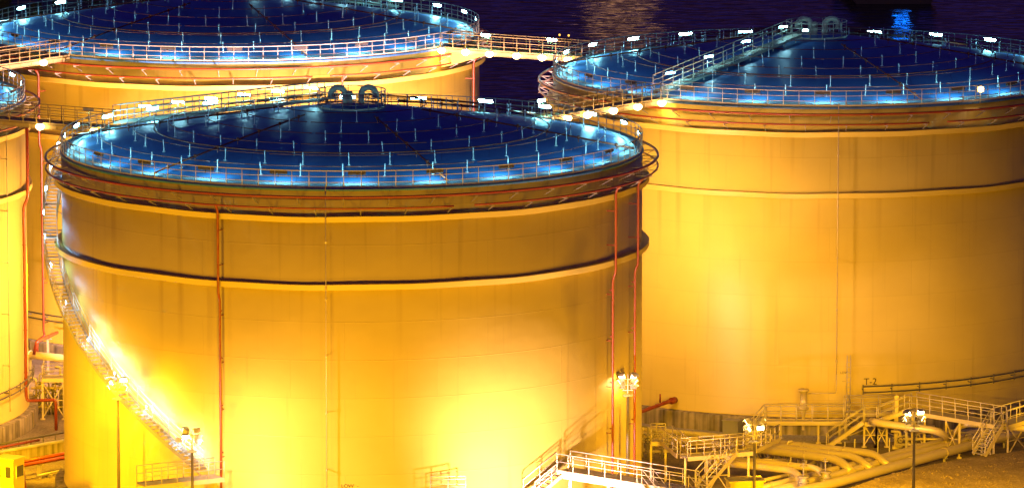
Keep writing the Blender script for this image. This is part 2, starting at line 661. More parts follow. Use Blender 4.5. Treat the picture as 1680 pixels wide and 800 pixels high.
def base_tray(root, a0, a1, z0, slope=0.):
    mb = MB()
    n = int(abs(a1 - a0) / 2)
    zz = lambda a: z0 + slope * (a - a0)
    for dz, r in ((0, .05), (.42, .05)):
        mb.tube([pol(RT + .35, a0 + (a1 - a0) * i / n, zz(a0 + (a1 - a0) * i / n) + dz) for i in range(n + 1)], r, 6)
    for i in range(0, n + 1, 3):
        a = a0 + (a1 - a0) * i / n
        mb.bar(pol(RT + .38, a, zz(a) - .12), pol(RT + .38, a, zz(a) + .56), .06, .06)
        mb.bar(pol(RT - .02, a, zz(a) + .2), pol(RT + .38, a, zz(a) + .2), .05, .05)
    return mb.build('cable_conduit', M_DARK, root)


def text_part(root, s, deg, z, size, name='lettering'):
    cu = bpy.data.curves.new(name, 'FONT')
    cu.body = s
    cu.size = size
    cu.align_x = 'CENTER'
    cu.materials.append(M_BLACK)
    tmp = bpy.data.objects.new(name, cu)
    COL.objects.link(tmp)
    bpy.context.view_layer.update()
    me = bpy.data.meshes.new_from_object(tmp.evaluated_get(bpy.context.evaluated_depsgraph_get()))
    bpy.data.objects.remove(tmp)
    o = put(name, me, root)
    o.location = pol(RT + .03, deg, z)
    o.rotation_euler = (PI / 2, 0, R_(deg))
    return o


def make_tank(name, c, label, walk, risers, gauges, lamps_off=0., walk_lamps=4, crown=True, radial=(20, 80, 140, 200, 260, 320)):
    root = empty(name, (c[0], c[1], 0), label, 'oil tank', 'round oil storage tanks')
    W = lambda p: Vector((c[0], c[1], 0)) + p
    put('foundation', shared('f', mesh_foundation), root)
    put('shell', shared('s', mesh_shell), root)
    put('roof', shared('r', mesh_roof), root)
    put('rim_deck', shared('rd', lambda: MB().lathe([(RT - .06, ZR + .012), (RT - .5, roof_z(RT - .5) + .012), (RT - 1.05, roof_z(RT - 1.05) + .012), (RT - 1.06, roof_z(RT - 1.06) - .01)], 180).mesh('rim_deck', M_DECK)), root)
    put('wind_girder', shared('g1', lambda: mesh_girder(ZR - 1.88)), root)
    put('wind_girder', shared('g2', lambda: mesh_girder(ZR - 6.15)), root)
    put('rim_railing', shared('rr', mesh_rim_rail), root)
    if crown:
        put('crown_railing', shared('cr', mesh_crown_rail), root)
        zc = roof_z(1.2)
        put('gooseneck_vent', shared('gn', mesh_gooseneck), root, (-.42, -.3, zc), PI)
        put('gooseneck_vent', shared('gn', mesh_gooseneck), root, (.62, -.2, zc), 0)
        put('breather_vent', shared('cv', mesh_centre_vent), root, (-.12, -.4, zc))
    # fire ring mains hung off the top of the shell
    put('ring_main', shared('rm1', lambda: MB().tube([pol(RT + 1.0, 2 * i, ZR - .42) for i in range(180)], .085, 7, True).mesh('ring_main', M_RED)), root)
    put('ring_main', shared('rm2', lambda: MB().tube(arc(RT + 1.0, 24, 380, ZR - 1.12, 2), .065, 7).mesh('ring_main', M_RED)), root)
    for i in range(44):
        for lvl, dz in ((0, -.58), (1, -1.27)):
            a = 360 * i / 44 + lvl * 3.1
            p = pol(RT, a, ZR + dz)
            if math.cos(R_(a)) > -.45 and seen(W(p)):
                put('pipe_bracket', shared('pb', mesh_bracket), root, p, R_(a))
    # sprinkler rings on the roof
    spots = []
    for k, (r, n) in enumerate(((16.6, 38), (14.3, 32), (12.0, 26), (9.6, 20), (7.2, 13), (4.9, 7))):
        put('sprinkler_pipe', shared(('sp', k), lambda: mesh_ring_sprinkler(r, 13 * k)), root)
        for i in range(n):
            a = 360 * (i + .5 * (k % 2)) / n + 6 * k + random.uniform(-1.2, 1.2)
            p = pol(r, a, roof_z(r))
            if seen(W(p)):
                spots.append((p.y, a, p))
    spots.sort(key=lambda q: q[0])
    for _, a, p in spots[:100]:                # the nearest hundred are parts of their own
        o = put('sprinkler_post', shared('post', mesh_post), root, p)
        o.rotation_euler = (random.gauss(0, .03), random.gauss(0, .03), R_(a))
    if spots[100:]:
        mb = MB()
        for _, a, p in spots[100:]:
            mb.tube([p - Vector((0, 0, .02)), p + Vector((random.gauss(0, .03), random.gauss(0, .03), .80))], .034, 6)
        tag(mb.build('sprinkler_post', M_POST, root), kind='stuff')
    put('roof_ring_main', shared('rrm', lambda: MB().tube([pol(12.9, 4 * i, roof_z(12.9) + .35) for i in range(90)], .05, 6, True).mesh('roof_ring_main', M_RED)), root)
    for a in radial:
        mb = MB().tube([pol(r, a, roof_z(r) + .3) for r in (18.7, 15, 12, 8, 4.6)], .06, 6)
        for r in (17.5, 15, 12.9, 11, 9, 7, 5.2):
            mb.lathe([(0, -.12), (.1, -.1), (.1, .1), (0, .12)], 6, pol(r, a, roof_z(r) + .32))
            mb.bar(pol(r, a, roof_z(r) - .02), pol(r, a, roof_z(r) + .3), .05, .05)
        mb.build('roof_radial_main', M_RED, root)
    # cold lamps round the rim
    for i in range(24):
        a = 15 * i + lamps_off
        p = pol(RT - .2, a, ZR + .95)
        if seen(W(p), 25):
            h = put('rim_lamp', shared('lh', mesh_lamp_housing), root, p, R_(a))
            put('lamp_tube', shared('lp', mesh_lamp_panel), h)
    if walk is not None:
        walkway(root, walk, walk_lamps)
    for a in risers:
        riser(root, a)
    for a, z in gauges:
        gauge_pipe(root, a, z)
    return root


tank_a = make_tank('oil_tank', A_, 'nearest oil tank, with the lit spiral stair climbing its left side', -120.5, (-23.7, 60.4, 71.0), ((-3.3, 1.6),), lamps_off=2.5, walk_lamps=6)
tank_d = make_tank('oil_tank', D_, 'right-hand oil tank marked T-2, its roof walkway rising to the crown', -39.3, (), ((1.6, 4.0),), lamps_off=-1.5, walk_lamps=4)
tank_b = make_tank('oil_tank', B_, 'back left oil tank whose roof is cut by the top edge of the photo', 139, (27.2, 71, -44), (), lamps_off=3.5, walk_lamps=5, crown=False)
tank_e = make_tank('oil_tank', E_, 'oil tank at the far left, cut off by the photo edge', None, (), ((70, 2.),), lamps_off=5, crown=False, radial=(100,))

# tank A: spiral stair
def spiral_stair(root):
    a0, a1 = -27.7, -106.
    z0, z1 = ZR - 17.9, ZR - .9
    n = 92
    ri, ro = RT + .32, RT + 1.22
    tr = MB(); st = MB(); rl = MB()
    zz = lambda t: z0 + (z1 - z0) * t
    aa = lambda t: a0 + (a1 - a0) * t
    for i in range(n):
        t = (i + .5) / n
        M = Matrix.Rotation(R_(aa(t)), 3, 'Z')
        tr.box(pol((ri + ro) / 2, aa(t), zz(t)), (.27, ro - ri, .04), M=M)
    k = 60
    for r in (ri, ro):
        for i in range(k):
            st.bar(pol(r, aa(i / k), zz(i / k) - .03), pol(r, aa((i + 1) / k), zz((i + 1) / k) - .03), .03, .24)
        for h, q in ((1.1, .032), (.74, .024), (.38, .024)):
            rl.tube([pol(r, aa(i / k), zz(i / k) + h) for i in range(k + 1)], q, 5)
        for i in range(0, k + 1, 3):
            p = pol(r, aa(i / k), zz(i / k))
            rl.tube([p, p + Vector((0, 0, 1.1))], .028, 5)
    for i in range(0, k + 1, 5):
        p = pol(RT - .02, aa(i / k), zz(i / k) - .9)
        st.bar(p, pol(ro, aa(i / k), zz(i / k) - .15), .06, .06)
        st.bar(pol(RT - .02, aa(i / k), zz(i / k) - .15), pol(ro, aa(i / k), zz(i / k) - .15), .06, .08)
    s = st.build('spiral_stair', M_GALV, root)
    tr.build('stair_tread', M_GALV, s)
    rl.build('stair_railing', M_RAIL, s)
    lamps = [.045, .15, .255, .36, .475, .59, .68, .755, .83, .90, .97]
    for t in lamps:
        p = pol(ro - .06, aa(t), zz(t) + .95)
        h = put('stair_lamp', shared('sl', lambda: MB().box((0, -.05, 0), (.5, .06, .26)).bar((0, -.06, -.05), (0, -.06, -.6), .03, .03).mesh('stair_lamp', M_GALV)), root, p, R_(aa(t)))
        lit = t < .4
        put('lamp_tube', shared(('slt', lit), lambda: MB().box((0, -.005, 0), (.46, .05, .22)).mesh('lamp_tube', M_STAIRL if lit else M_STAIRM)), h)
    # bottom and middle landings
    mb = MB()
    tm = .72
    M = Matrix.Rotation(R_(aa(tm)), 3, 'Z')
    mb.box(pol((ri + ro) / 2, aa(tm), zz(tm) + .03), (1.0, ro - ri + .1, .06), M=M)
    mb.build('stair_landing', M_GALV, root)


spiral_stair(tank_a)
base_tray(tank_d, 7.2, 80, 2.95, .003)
base_tray(tank_b, -62, -30, 2.9)
base_tray(tank_e, 40, 95, 2.8, .008)
text_part(tank_d, 'T-2', 8.9, 3.45, .66)
text_part(tank_d, 'LOW  -', 3.6, 4.25, .22)
text_part(tank_d, '\u2014', 3.3, 3.65, .25)
text_part(tank_d, '\u2014', 2.2, 1.9, .25)
text_part(tank_a, 'LOW  -', .9, 4.0, .34)

# sodium flood on the right tank's rim
def rim_flood(root, deg):
    h = MB().box((0, 0, 0), (.5, .18, .4)).bar((0, .05, -.2), (0, .05, -1.0), .05, .05).build('rim_floodlight', M_GALV, root, pol(RT + .16, deg, ZR + .85), R_(deg * .3))
    MB().lathe([(0, .2), (.13, .15), (.2, 0), (.13, -.15), (0, -.2)][::-1], 12).build('floodlight_lens', M_SOD, h, (0, -.14, 0))


rim_flood(tank_d, 33.5)

# gas-dome like pipe stands and instruments on the right tank
def drum(root):
    p = pol(RT + .9, -5.0, -.75)
    mb = MB().lathe([(0, 4.05), (.36, 4.05), (.36, 3.9), (.25, 3.88), (.25, 2.8), (.36, 2.78), (.36, 2.66), (.2, 2.6), (.12, 2.2), (.12, 1.2)][::-1], 16, p)
    mb.tube(rounded([p + Vector((.3, 0, 3.75)), p + Vector((1.8, .1, 3.75)), pol(RT + .5, 1.6, 3.0), pol(RT + .5, 1.6, 4.3)], .15), .04, 6)
    return mb.build('gauge_drum', M_PIPE, root)


drum(tank_d)
mb = MB()
p = pol(RT + .3, 4.2, 0)
for dx in (-.12, .12):
    mb.tube([p + Vector((dx, 0, 1.2)), p + Vector((dx, 0, 5.6))], .03, 5)
for z in [1.6 + .35 * i for i in range(11)]:
    mb.bar(p + Vector((-.12, 0, z)), p + Vector((.12, 0, z)), .025, .025)
mb.build('shell_ladder', M_RAIL, tank_d)

# fire pipe and stub nozzle at the right tank's foot
mb = MB()
c = pol(RT + .1, -33.5, 1.85)
d = pol(1, -33.5, 0)
mb.tube([c, c + d * .5], .24, 12)
mb.lathe([(0, -.07), (.33, -.07), (.33, .07), (0, .07)], 12, c + d * .5)
mb.tube(rounded([c + d * .5, c + d * 1.1, c + d * 1.5 + Vector((-1.6, -.4, -.55)), c + d * 1.5 + Vector((-4.4, -.8, -1.3))], .4), .13, 10)
for k in range(3):
    mb.lathe([(0, -.05), (.27, -.05), (.27, .05), (0, .05)], 10, c + d * (1.2) + Vector((-.5 * k, -.12 * k, .02 - .16 * k)))
mb.tube([c + d * 1.2 + Vector((-.4, 0, 0)), c + d * 1.2 + Vector((-.4, 0, .6))], .06, 6)
mb.build('foam_inlet_pipe', M_RED, tank_d)

# left tank: red riser that steps out at the foot
def e_riser():
    a = 82.5
    pts = [pol(RT + .55, a, ZR - 1.1), pol(RT + .55, a, ZR - 6.6), pol(RT + .25, a, ZR - 7.2), pol(RT + .25, a, 2.3), pol(RT + .35, a, 2.0),
           pol(RT + .35, a, 2.0) + Vector((2.0, -.4, .15)), pol(RT + .35, a, 2.0) + Vector((2.0, -.4, -2.0))]
    mb = MB().tube(rounded(pts, .25, 4), .11, 8)
    for z in (4, 7, 10, 13):
        mb.lathe([(.14, -.03), (.14, .03)], 8, pol(RT + .25, a, z))
    mb.build('riser_pipe', M_RED, tank_e)
    b = 55
    q = pol(RT + .7, b, 1.5)
    mb = MB().tube(rounded([q + Vector((-6, -3.5, .5)), q + Vector((0, -.3, 0)), q + Vector((.9, -.3, 0)), q + Vector((.9, -.3, -1.5))], .35), .1, 8)
    for z in (-1.3, -1.05, -.8):
        mb.lathe([(.16, -.04), (.16, .04)], 8, q + Vector((.9, -.3, z)))
    mb.build('foam_inlet_pipe', M_RED, tank_e)


e_riser()

# ------------------------------------------------------------------ footbridges
def bridge(ca, cb, label, lamps, cold=(), haunch=False, side=1):
    a, b = Vector((ca[0], ca[1], ZR)), Vector((cb[0], cb[1], ZR))
    d = (b - a).normalized()
    p, q = a + d * (RT + .12), b - d * (RT + .12)
    root = empty('footbridge', (p + q) / 2, label, 'footbridge', 'footbridges between the tanks')
    s = Vector((-d.y, d.x, 0))
    if s.y > 0: s = -s                       # s points to the near side
    L = (q - p).length
    o = (p + q) / 2
    P = lambda t, off, dz: d * (L * (t - .5)) + s * off + Vector((0, 0, dz))
    MB().bar(P(0, 0, -.03), P(1, 0, -.03), 1.3, .06).build('deck', M_BRIDGE, root)
    for off in (-.68, .68):
        mb = MB().bar(P(0, off, -.18), P(1, off, -.18), .03, .26)
        mb.bar(P(0, off, -.06), P(1, off, -.06), .12, .04).bar(P(0, off, -.32), P(1, off, -.32), .12, .04)
        for i in range(int(L / 1.1)):
            mb.bar(P((i + .5) / int(L / 1.1), off, -.32), P((i + .5) / int(L / 1.1), off, -.06), .10, .06)
        mb.build('girder', M_BRIDGE, root)
        railing(MB(), [P(0, off, 0), P(1, off, 0)], 1.12, 1.1, .032, toe=.1).build('railing', M_BRIDGE, root)
    if haunch:
        for off in (-.5, .5):
            MB().quad([P(0, off, -.36), P(.30, off, -.36), P(0, off, -1.5)]).quad([P(0, off + .04, -.36), P(0, off + .04, -1.5), P(.30, off + .04, -.36)]).build('haunch_plate', M_GIRD, root)
    for t in lamps:
        h = MB().bar((0, -.0, 0), s * .28, .05, .05).lathe([(.14, .0), (.2, .14), (0, .2)], 10, s * .30 + Vector((0, 0, .03))).build('bulkhead_lamp', M_GALV, root, P(t, .72, -.05))
        MB().lathe([(0, -.30), (.18, -.25), (.29, -.10), (.29, .02), (.19, .12), (0, .14)], 12).build('lamp_globe', M_SOD, h, tuple(s * .34 + Vector((0, 0, -.04))))
    ang = math.atan2(d.y, d.x)
    for t in cold:
        h = put('bridge_lamp', MB().box((0, 0, 0), (.8, .1, .2)).mesh('bridge_lamp', M_RAIL), root, P(t, -.66, 1.0), ang)
        MB().box((0, -.06, 0), (.74, .03, .17)).build('lamp_tube', M_COLD, h)
    return root


bridge(B_, D_, 'longest footbridge, six lamps along it, from back tank to right-hand tank', (.03, .2, .37, .56, .74, .92), (.26, .73), True)
bridge(A_, D_, 'short footbridge joining the nearest tank to the right-hand tank', (.02, .16, .33, .55, .76, .97), (.1,))
bridge(B_, E_, 'footbridge from the back tank to the far left tank', (.25, .72), ())
bridge(A_, E_, 'footbridge from the far left tank to the nearest tank', (.05, .45, .93), (.2,))

# ------------------------------------------------------------------ ground, sea
def ground():
    mb = MB()
    mb.quad([(-160, 250, 0), (160, 250, 0), (160, 470, 0), (-18, 482, 0), (-24, 560, 0), (-30, 900, 0), (-160, 900, 0)])
    o = mb.build('ground', M_GROUND); tag(o, kind='structure')
    mb = MB().quad([(160, 250, 0), (160, 250, -6), (160, 470, -6), (160, 470, 0)])
    for a, b in (((160, 470), (-18, 482)), ((-18, 482), (-24, 560)), ((-24, 560), (-30, 900))):
        mb.quad([(*a, 0), (*a, -6), (*b, -6), (*b, 0)])
    o = mb.build('shore', M_CONC); tag(o, kind='structure')
    o = MB().quad([(-9000, 240, -2), (9000, 240, -2), (9000, 18000, -2), (-9000, 18000, -2)]).build('sea', M_SEA)
    tag(o, kind='structure')
    o = MB().quad([(-159, 466, .03), (-26, 466, .03), (-32, 899, .03), (-159, 899, .03)]).build('terrain', M_LAND)
    tag(o, kind='structure')


ground()
# paved strip round the right tank's foot
mb = MB()
pts0 = [Vector((D_[0], D_[1], .02)) + pol(RT + .65, a, 0) for a in range(-80, 81, 4)]
pts1 = [Vector((D_[0], D_[1], .02)) + pol(RT + 3.4, a, 0) for a in range(-80, 81, 4)]
for i in range(len(pts0) - 1):
    mb.quad([pts0[i], pts1[i], pts1[i + 1], pts0[i + 1]])
tag(mb.build('pavement', M_PAVE), kind='structure')

# grass bank at the lower right
def bank():
    mb = MB()
    crest = [on(1300, 829, 1.7), on(1392, 800, 1.8), on(1440, 783, 1.6), on(1500, 767, 1.3), on(1590, 749, .95), on(1690, 737, .85), on(1800, 729, .85)]
    foot = [p + Vector((-.6, 1.6, -p.z)) for p in crest]
    rows = [foot, crest]
    for k in range(1, 14):
        rows.append([Vector((p.x + .25 * k, p.y - 2.2 * k, p.z + .05 * k + .12 * math.sin(i * 2.1 + k * 1.3))) for i, p in enumerate(crest)])
    for r0, r1 in zip(rows, rows[1:]):
        for i in range(len(r0) - 1):
            mb.quad([r0[i], r0[i + 1], r1[i + 1], r1[i]][::-1], True)
    tag(mb.build('hill', M_GRASS), kind='structure')
    mb = MB()
    rnd = random.Random(3)
    for _ in range(2600):
        i = rnd.randrange(1, len(rows) - 1)
        j = rnd.randrange(0, len(crest) - 1)
        u, v = rnd.random(), rnd.random()
        p = (rows[i][j].lerp(rows[i][j + 1], u)).lerp(rows[i + 1][j].lerp(rows[i + 1][j + 1], u), v)
        if not seen(p, 10):
            continue
        for _k in range(3):
            a = rnd.random() * 2 * PI
            h = rnd.uniform(.04, .12)
            w = Vector((math.cos(a), math.sin(a), 0)) * .03
            t = Vector((rnd.uniform(-.1, .1), rnd.uniform(-.1, .1), h))
            q = p + Vector((rnd.uniform(-.12, .12), rnd.uniform(-.12, .12), -.02))
            mb.quad([q - w, q + w, q + t])
    tag(mb.build('grass', M_GRASS), kind='stuff')


bank()

# ------------------------------------------------------------------ lamp masts
def aim(o, target):
    d = Vector(target) - o.location
    o.rotation_euler = d.to_track_quat('-Z', 'Y').to_euler()


def spot(loc, target, power, col, cone=120, blend=.6, rad=.25):
    l = bpy.data.lights.new('flood_or_fill_spot', 'SPOT')  # mast beams and added fill spots share this name
    l.energy = power; l.color = col; l.spot_size = R_(cone); l.spot_blend = blend; l.shadow_soft_size = rad
    o = bpy.data.objects.new('flood_or_fill_spot', l)
    COL.objects.link(o)
    o.location = loc
    aim(o, target)
    return o


def flood_body():
    mb = MB()
    # tapered housing, lens toward +x, visor above
    v = [(-.16, -.12, -.1), (-.16, .12, -.1), (-.16, .12, .1), (-.16, -.12, .1), (.1, -.23, -.17), (.1, .23, -.17), (.1, .23, .17), (.1, -.23, .17)]
    for q in ((0, 1, 2, 3), (4, 7, 6, 5), (0, 4, 5, 1), (2, 6, 7, 3), (0, 3, 7, 4), (1, 5, 6, 2)):
        mb.quad([v[i] for i in q])
    mb.quad([(.1, -.24, .175), (.1, .24, .175), (.34, .22, .13), (.34, -.22, .13)])
    mb.bar((-.1, 0, -.1), (-.1, 0, -.28), .05, .05)
    return mb.mesh('floodlight', M_GALV)


def flood_lens():
    return MB().box((.115, 0, 0), (.03, .40, .29)).mesh('floodlight_lens', M_SODHOT)


def mast(px, py, d, label, heads, r0=.11):
    top = at(px, py, d)
    root = empty('lamp_mast', (top.x, top.y, 0), label, 'lamp mast', 'floodlight masts in the tank yard')
    h = top.z
    MB().tube([(0, 0, 0), (0, 0, h * .5), (0, 0, h - .9)], [r0, r0 * .85, r0 * .7], 10).box((0, 0, .03), (.5, .5, .06)).build('pole', M_MAST, root)
    MB().lathe([(0, h - .98), (.34, h - .94), (.34, h - .90), (.05, h - .8), (0, h - .8)], 14).build('mast_plate', M_RAIL, root)
    mb = MB().tube([(0, 0, h - .85), (0, 0, h + .45)], .045, 8)
    lv = sorted(set(x[2] for x in heads))
    for z in lv:
        mb.bar((-.36, 0, h + z - .28), (.36, 0, h + z - .28), .05, .05)
    mb.build('crossarm', M_RAIL, root)
    for (sx, az, z, tilt) in heads:
        o = put('floodlight', shared('fb', flood_body), root, (sx * .36, 0, h + z))
        o.rotation_euler = (0, R_(tilt), R_(az))
        put('floodlight_lens', shared('fl', flood_lens), o)
    return root, top


six = [(-1, -115, .42, 28), (1, -60, .42, 35), (-1, 150, .05, 30), (1, 20, .05, 32), (-1, 110, -.3, 30), (1, 60, -.3, 30)]
m1, h1 = mast(1030, 625, 366, 'six-headed lamp mast in front of the nearest tank, beside its red riser pipe', six)
m2, h2 = mast(193, 630, 359, 'lamp mast in front of the spiral stair, the taller of the two there', [(1, -80, .32, 5), (-1, -150, .2, 30), (-1, 150, -.12, 30), (1, 40, -.2, 30)])
m3, h3 = mast(315, 716, 352, 'lamp mast with raised dark floodlights near the stair foot', [(-1, -100, .1, 15), (1, 120, .42, 10), (-1, 140, .38, -20), (1, 50, .0, 20), (1, 30, -.25, 30)])
m4, h4 = mast(1238, 700, 352, 'glaring lamp mast between the grey utility box and the raised catwalk', [(1, -88, .0, 5), (-1, -140, .0, 30), (-1, 150, .42, 35), (1, 60, .42, 30), (-1, 120, -.25, 20)])
m5, h5 = mast(1500, 682, 352, 'lamp mast standing in front of the grass bank at the lower right', [(1, -75, .3, 12), (-1, -130, .25, 30), (-1, 150, -.1, 30), (1, 20, -.05, 32), (-1, 120, -.32, 30), (1, 60, -.35, 30)])

# ------------------------------------------------------------------ pipework
def pipeline(pts, r, label, group='lagged pipelines in front of the right-hand tank', mat=None, rad=1.0, flanges=(), name='pipeline', cat='pipeline', supports=True):
    pts = [Vector(p) for p in pts]
    root = empty(name, pts[0], label, cat, group)
    o = pts[0]
    cl = rounded([p - o for p in pts], rad, 6)
    mb = MB().tube(cl, r, 14)
    acc = 0
    for a, b in zip(cl, cl[1:]):
        L = (b - a).length
        if L > 2.5:
            n = int(L / 4.5) + 1
            for i in range(n):
                c = a.lerp(b, (i + .5) / n)
                t = (b - a).normalized()
                if name == 'pipeline':
                    mb.tube([c - t * .05, c + t * .05], r * 1.10, 14)
                if supports and (c.z + o.z) > r + .15:
                    z = c.z + o.z
                    fl = MB().box((c.x, c.y, c.z - z / 2 - r / 2), (.16, .16, z - r))
                    fl.box((c.x, c.y, c.z - r - .04), (.2, .5, .08), math.atan2(t.y, t.x))
                    fl.build('pipe_support', M_VALVE, root)
    mb.build('pipe', mat or M_PIPE, root)
    return root


Z = .75
pd = [((1230, 824), (1360, 794), (1440, 772), (1602, 727), (1700, 703)), ((1240, 812), (1360, 781), (1440, 759), (1604, 716), (1700, 694)), ((1240, 802), (1350, 774), (1440, 751), (1604, 708), (1700, 686))]
nm = ('front thick pale pipe running diagonally under the steep steel stair', 'middle pale pipe of the three running diagonally under the stair', 'back pale pipe of the three running diagonally under the stair')
for k, (pp, lab) in enumerate(zip(pd, nm)):
    pipeline([on(x, y, Z) for x, y in pp], (.33, .25, .22)[k], lab, rad=2)
z2 = 1.35
for k, (pp, lab) in enumerate(zip((((1262, 738), (1376, 753), (1398, 774)), ((1262, 731), (1404, 748), (1430, 769)), ((1262, 725), (1434, 743), (1458, 763))),
                                  ('nearest of three pale pipes that bend down into the diagonal pipes', 'middle of three pale pipes that bend down into the diagonal pipes', 'farthest of three pale pipes that bend down into the diagonal pipes'))):
    a, b, c = pp
    pipeline([on(a[0] - 70, a[1] - 7, z2), on(*a, z2), on(*b, z2), on(*c, Z)], (.29, .25, .25)[k], lab, rad=1.1)
for pp, lab in ((((1165, 750), (1240, 757), (1344, 768), (1354, 792)), 'valved pale pipe with a hand wheel, the right one of two at the bottom'),
                (((1165, 757), (1240, 764), (1308, 772), (1318, 800)), 'valved pale pipe with a hand wheel, the left one of two at the bottom')):
    w = [on(*pp[0], 1.5), on(*pp[1], 1.5), on(*pp[2], 1.5), on(pp[3][0], pp[3][1], .75)]
    rt = pipeline(w, .24, lab, rad=.9)
    e = w[3] - w[0]
    mb = MB()
    for dz in (0, .18, .5):
        mb.lathe([(0, -.05), (.40, -.05), (.40, .05), (0, .05)], 14, e + Vector((0, 0, .25 + dz)))
    mb.lathe([(0, .2), (.3, .25), (.3, .75), (0, .8)], 12, e)
    mb.tube([e + Vector((0, 0, .7)), e + Vector((0, 0, 1.7))], .05, 6)
    mb.build('valve', M_VALVE, rt)
    MB().tube([e + Vector((.25 * math.cos(t), .25 * math.sin(t), 1.5)) for t in [2 * PI * i / 12 for i in range(12)]], .03, 5, True).bar(e + Vector((-.25, 0, 1.5)), e + Vector((.25, 0, 1.5)), .03, .03).build('hand_wheel', M_VALVE, rt)

pipeline([on(990, 706, .8), on(1062, 714, .8), on(1236, 735, .8)], .27, 'pale pipe crossing in front of the stained concrete foundation, the lower one')
pipeline([on(990, 697, .6), on(1062, 704, .6), on(1250, 722, .6)], .20, 'pale pipe crossing in front of the stained concrete foundation, the upper one')
pipeline([on(1430, 690, 2.2), on(1445, 694, 2.2), on(1541, 706, 2.0), on(1560, 724, .8)], .26, 'pale pipe bending down behind the lamp mast by the grass bank', rad=1)
pipeline([on(1560, 720, .8), on(1578, 694, 2.0), on(1720, 706, 2.0)], .2, 'pale pipe passing beneath the raised crossing bridge', rad=.8)
pipeline([on(1425, 757, .5), on(1560, 716, .5)], .13, 'thin pipe along the foot of the braced steel legs')
pipeline([on(1240, 790, .9), on(1300, 776, .9), on(1360, 745, .9)], .12, 'thin pipe between the valved pipes at the bottom')

# left yard: yellow pipe, red fire pipes, bund wall, handrail
pipeline([on(20, 578, 1.9), on(140, 592, 1.9)], .30, 'thick yellow-lit pipe below the back tank, between the two left tanks', 'pipes in the left yard')
pipeline([on(36, 757, 1.1), on(140, 737, 1.1)], .13, 'red fire pipe in the left yard, the upper of a pair', 'pipes in the left yard', M_RED)
pipeline([on(44, 830, .1), on(36, 763, 1.1), on(140, 744, 1.1)], .13, 'red fire pipe in the left yard bending down by the yellow cabinet', 'pipes in the left yard', M_RED, .3)
pipeline([on(-20, 737, .8), on(64, 721, .8)], .08, 'thin red pipe behind the low bund wall', 'pipes in the left yard', M_RED)
pipeline([on(60, 780, .3), on(140, 762, .3)], .07, 'small grey pipe on the ground below the red fire pipes', 'pipes in the left yard', M_GALV)
pipeline([on(94, 545, 3.2), on(60, 560, 3.2), on(56, 580, 2.2)], .12, 'red pipe stepping down the back tank foundation', 'pipes in the left yard', M_RED, .3)

a, b = on(-40, 749, .9), on(140, 717, .9)
o = MB().bar(a - Vector((0, 0, .45)), b - Vector((0, 0, .45)), .3, .9).build('bund_wall', M_CONC)
tag(o, 'low concrete bund wall across the left yard', 'wall')
c = MB().bar(a + Vector((0, 0, .06)), b + Vector((0, 0, .06)), .42, .12).build('wall_cap', M_KERB, o)
a, b = on(-40, 735, 1.0), on(140, 702, 1.0)
mb = MB().tube([a, b], .07, 6)
for i in range(9):
    p = a.lerp(b, (i + .5) / 9)
    mb.tube([p, p - Vector((0, 0, 1.0))], .035, 5)
mb.tube([a - Vector((0, 0, .45)), b - Vector((0, 0, .45))], .04, 5)
tag(mb.build('guard_rail', M_DARK), 'dark guard rail behind the bund wall in the left yard', 'guard rail')


def cabinet(px, py, d, w, dp, h, label, rz, windows):
    p = at(px, py, d)
    z0 = p.z - h
    root = empty('yellow_cabinet', (p.x, p.y, 0), label, 'cabinet', 'yellow equipment cabinets', rz)
    mb = MB().box((0, 0, z0 + h / 2), (w, dp, h))
    mb.build('cabinet_body', M_YEL, root)
    MB().box((0, 0, z0 + h + .05), (w + .2, dp + .2, .1)).build('cabinet_roof', M_YEL, root)
    MB().box((0, 0, z0 / 2), (w * .8, dp * .8, z0)).build('plinth', M_CONC, root)
    for (x, y, ww, hh, ax) in windows:
        fr = MB()
        if ax == 'y':
            fr.box((x, -dp / 2 - .02, z0 + y), (ww + .1, .04, hh + .1))
            f = fr.build('window_frame', M_YEL, root)
            MB().box((x, -dp / 2 - .045, z0 + y), (ww, .015, hh)).build('window_pane', M_WINDOW, f)
        else:
            fr.box((w / 2 + .02, x, z0 + y), (.04, ww + .1, hh + .1))
            f = fr.build('window_frame', M_YEL, root)
            MB().box((w / 2 + .045, x, z0 + y), (.015, ww, hh)).build('window_pane', M_WINDOW, f)
    return root


cabinet(14, 751, 358, 1.5, 1.3, 2.6, 'yellow cabinet with dark windows at the lower left corner', R_(-28), [(.1, 1.85, .75, .7, 'x'), (-.35, 1.85, .4, .7, 'y'), (.4, 1.85, .4, .7, 'y')])
cabinet(1222, 787, 354, 2.1, 1.4, 2.4, 'yellow cabinet at the bottom edge, beside the glaring lamp mast', R_(10), [(-.45, 1.55, .75, .8, 'y'), (.5, 1.55, .7, .8, 'y')])

p = on(1202, 711, 0)
root = empty('utility_box', (p.x, p.y, 0), 'plain grey utility box against the stained concrete foundation', 'utility box', None, R_(-25))
MB().box((0, 0, .48), (1.15, .9, .96)).build('box_body', M_GREYBOX, root)
MB().box((0, 0, .985), (1.25, 1.0, .06)).build('box_lid', M_GREYBOX, root)
MB().box((.1, -.46, .5), (.7, .02, .7)).build('box_door', M_GREYBOX, root)

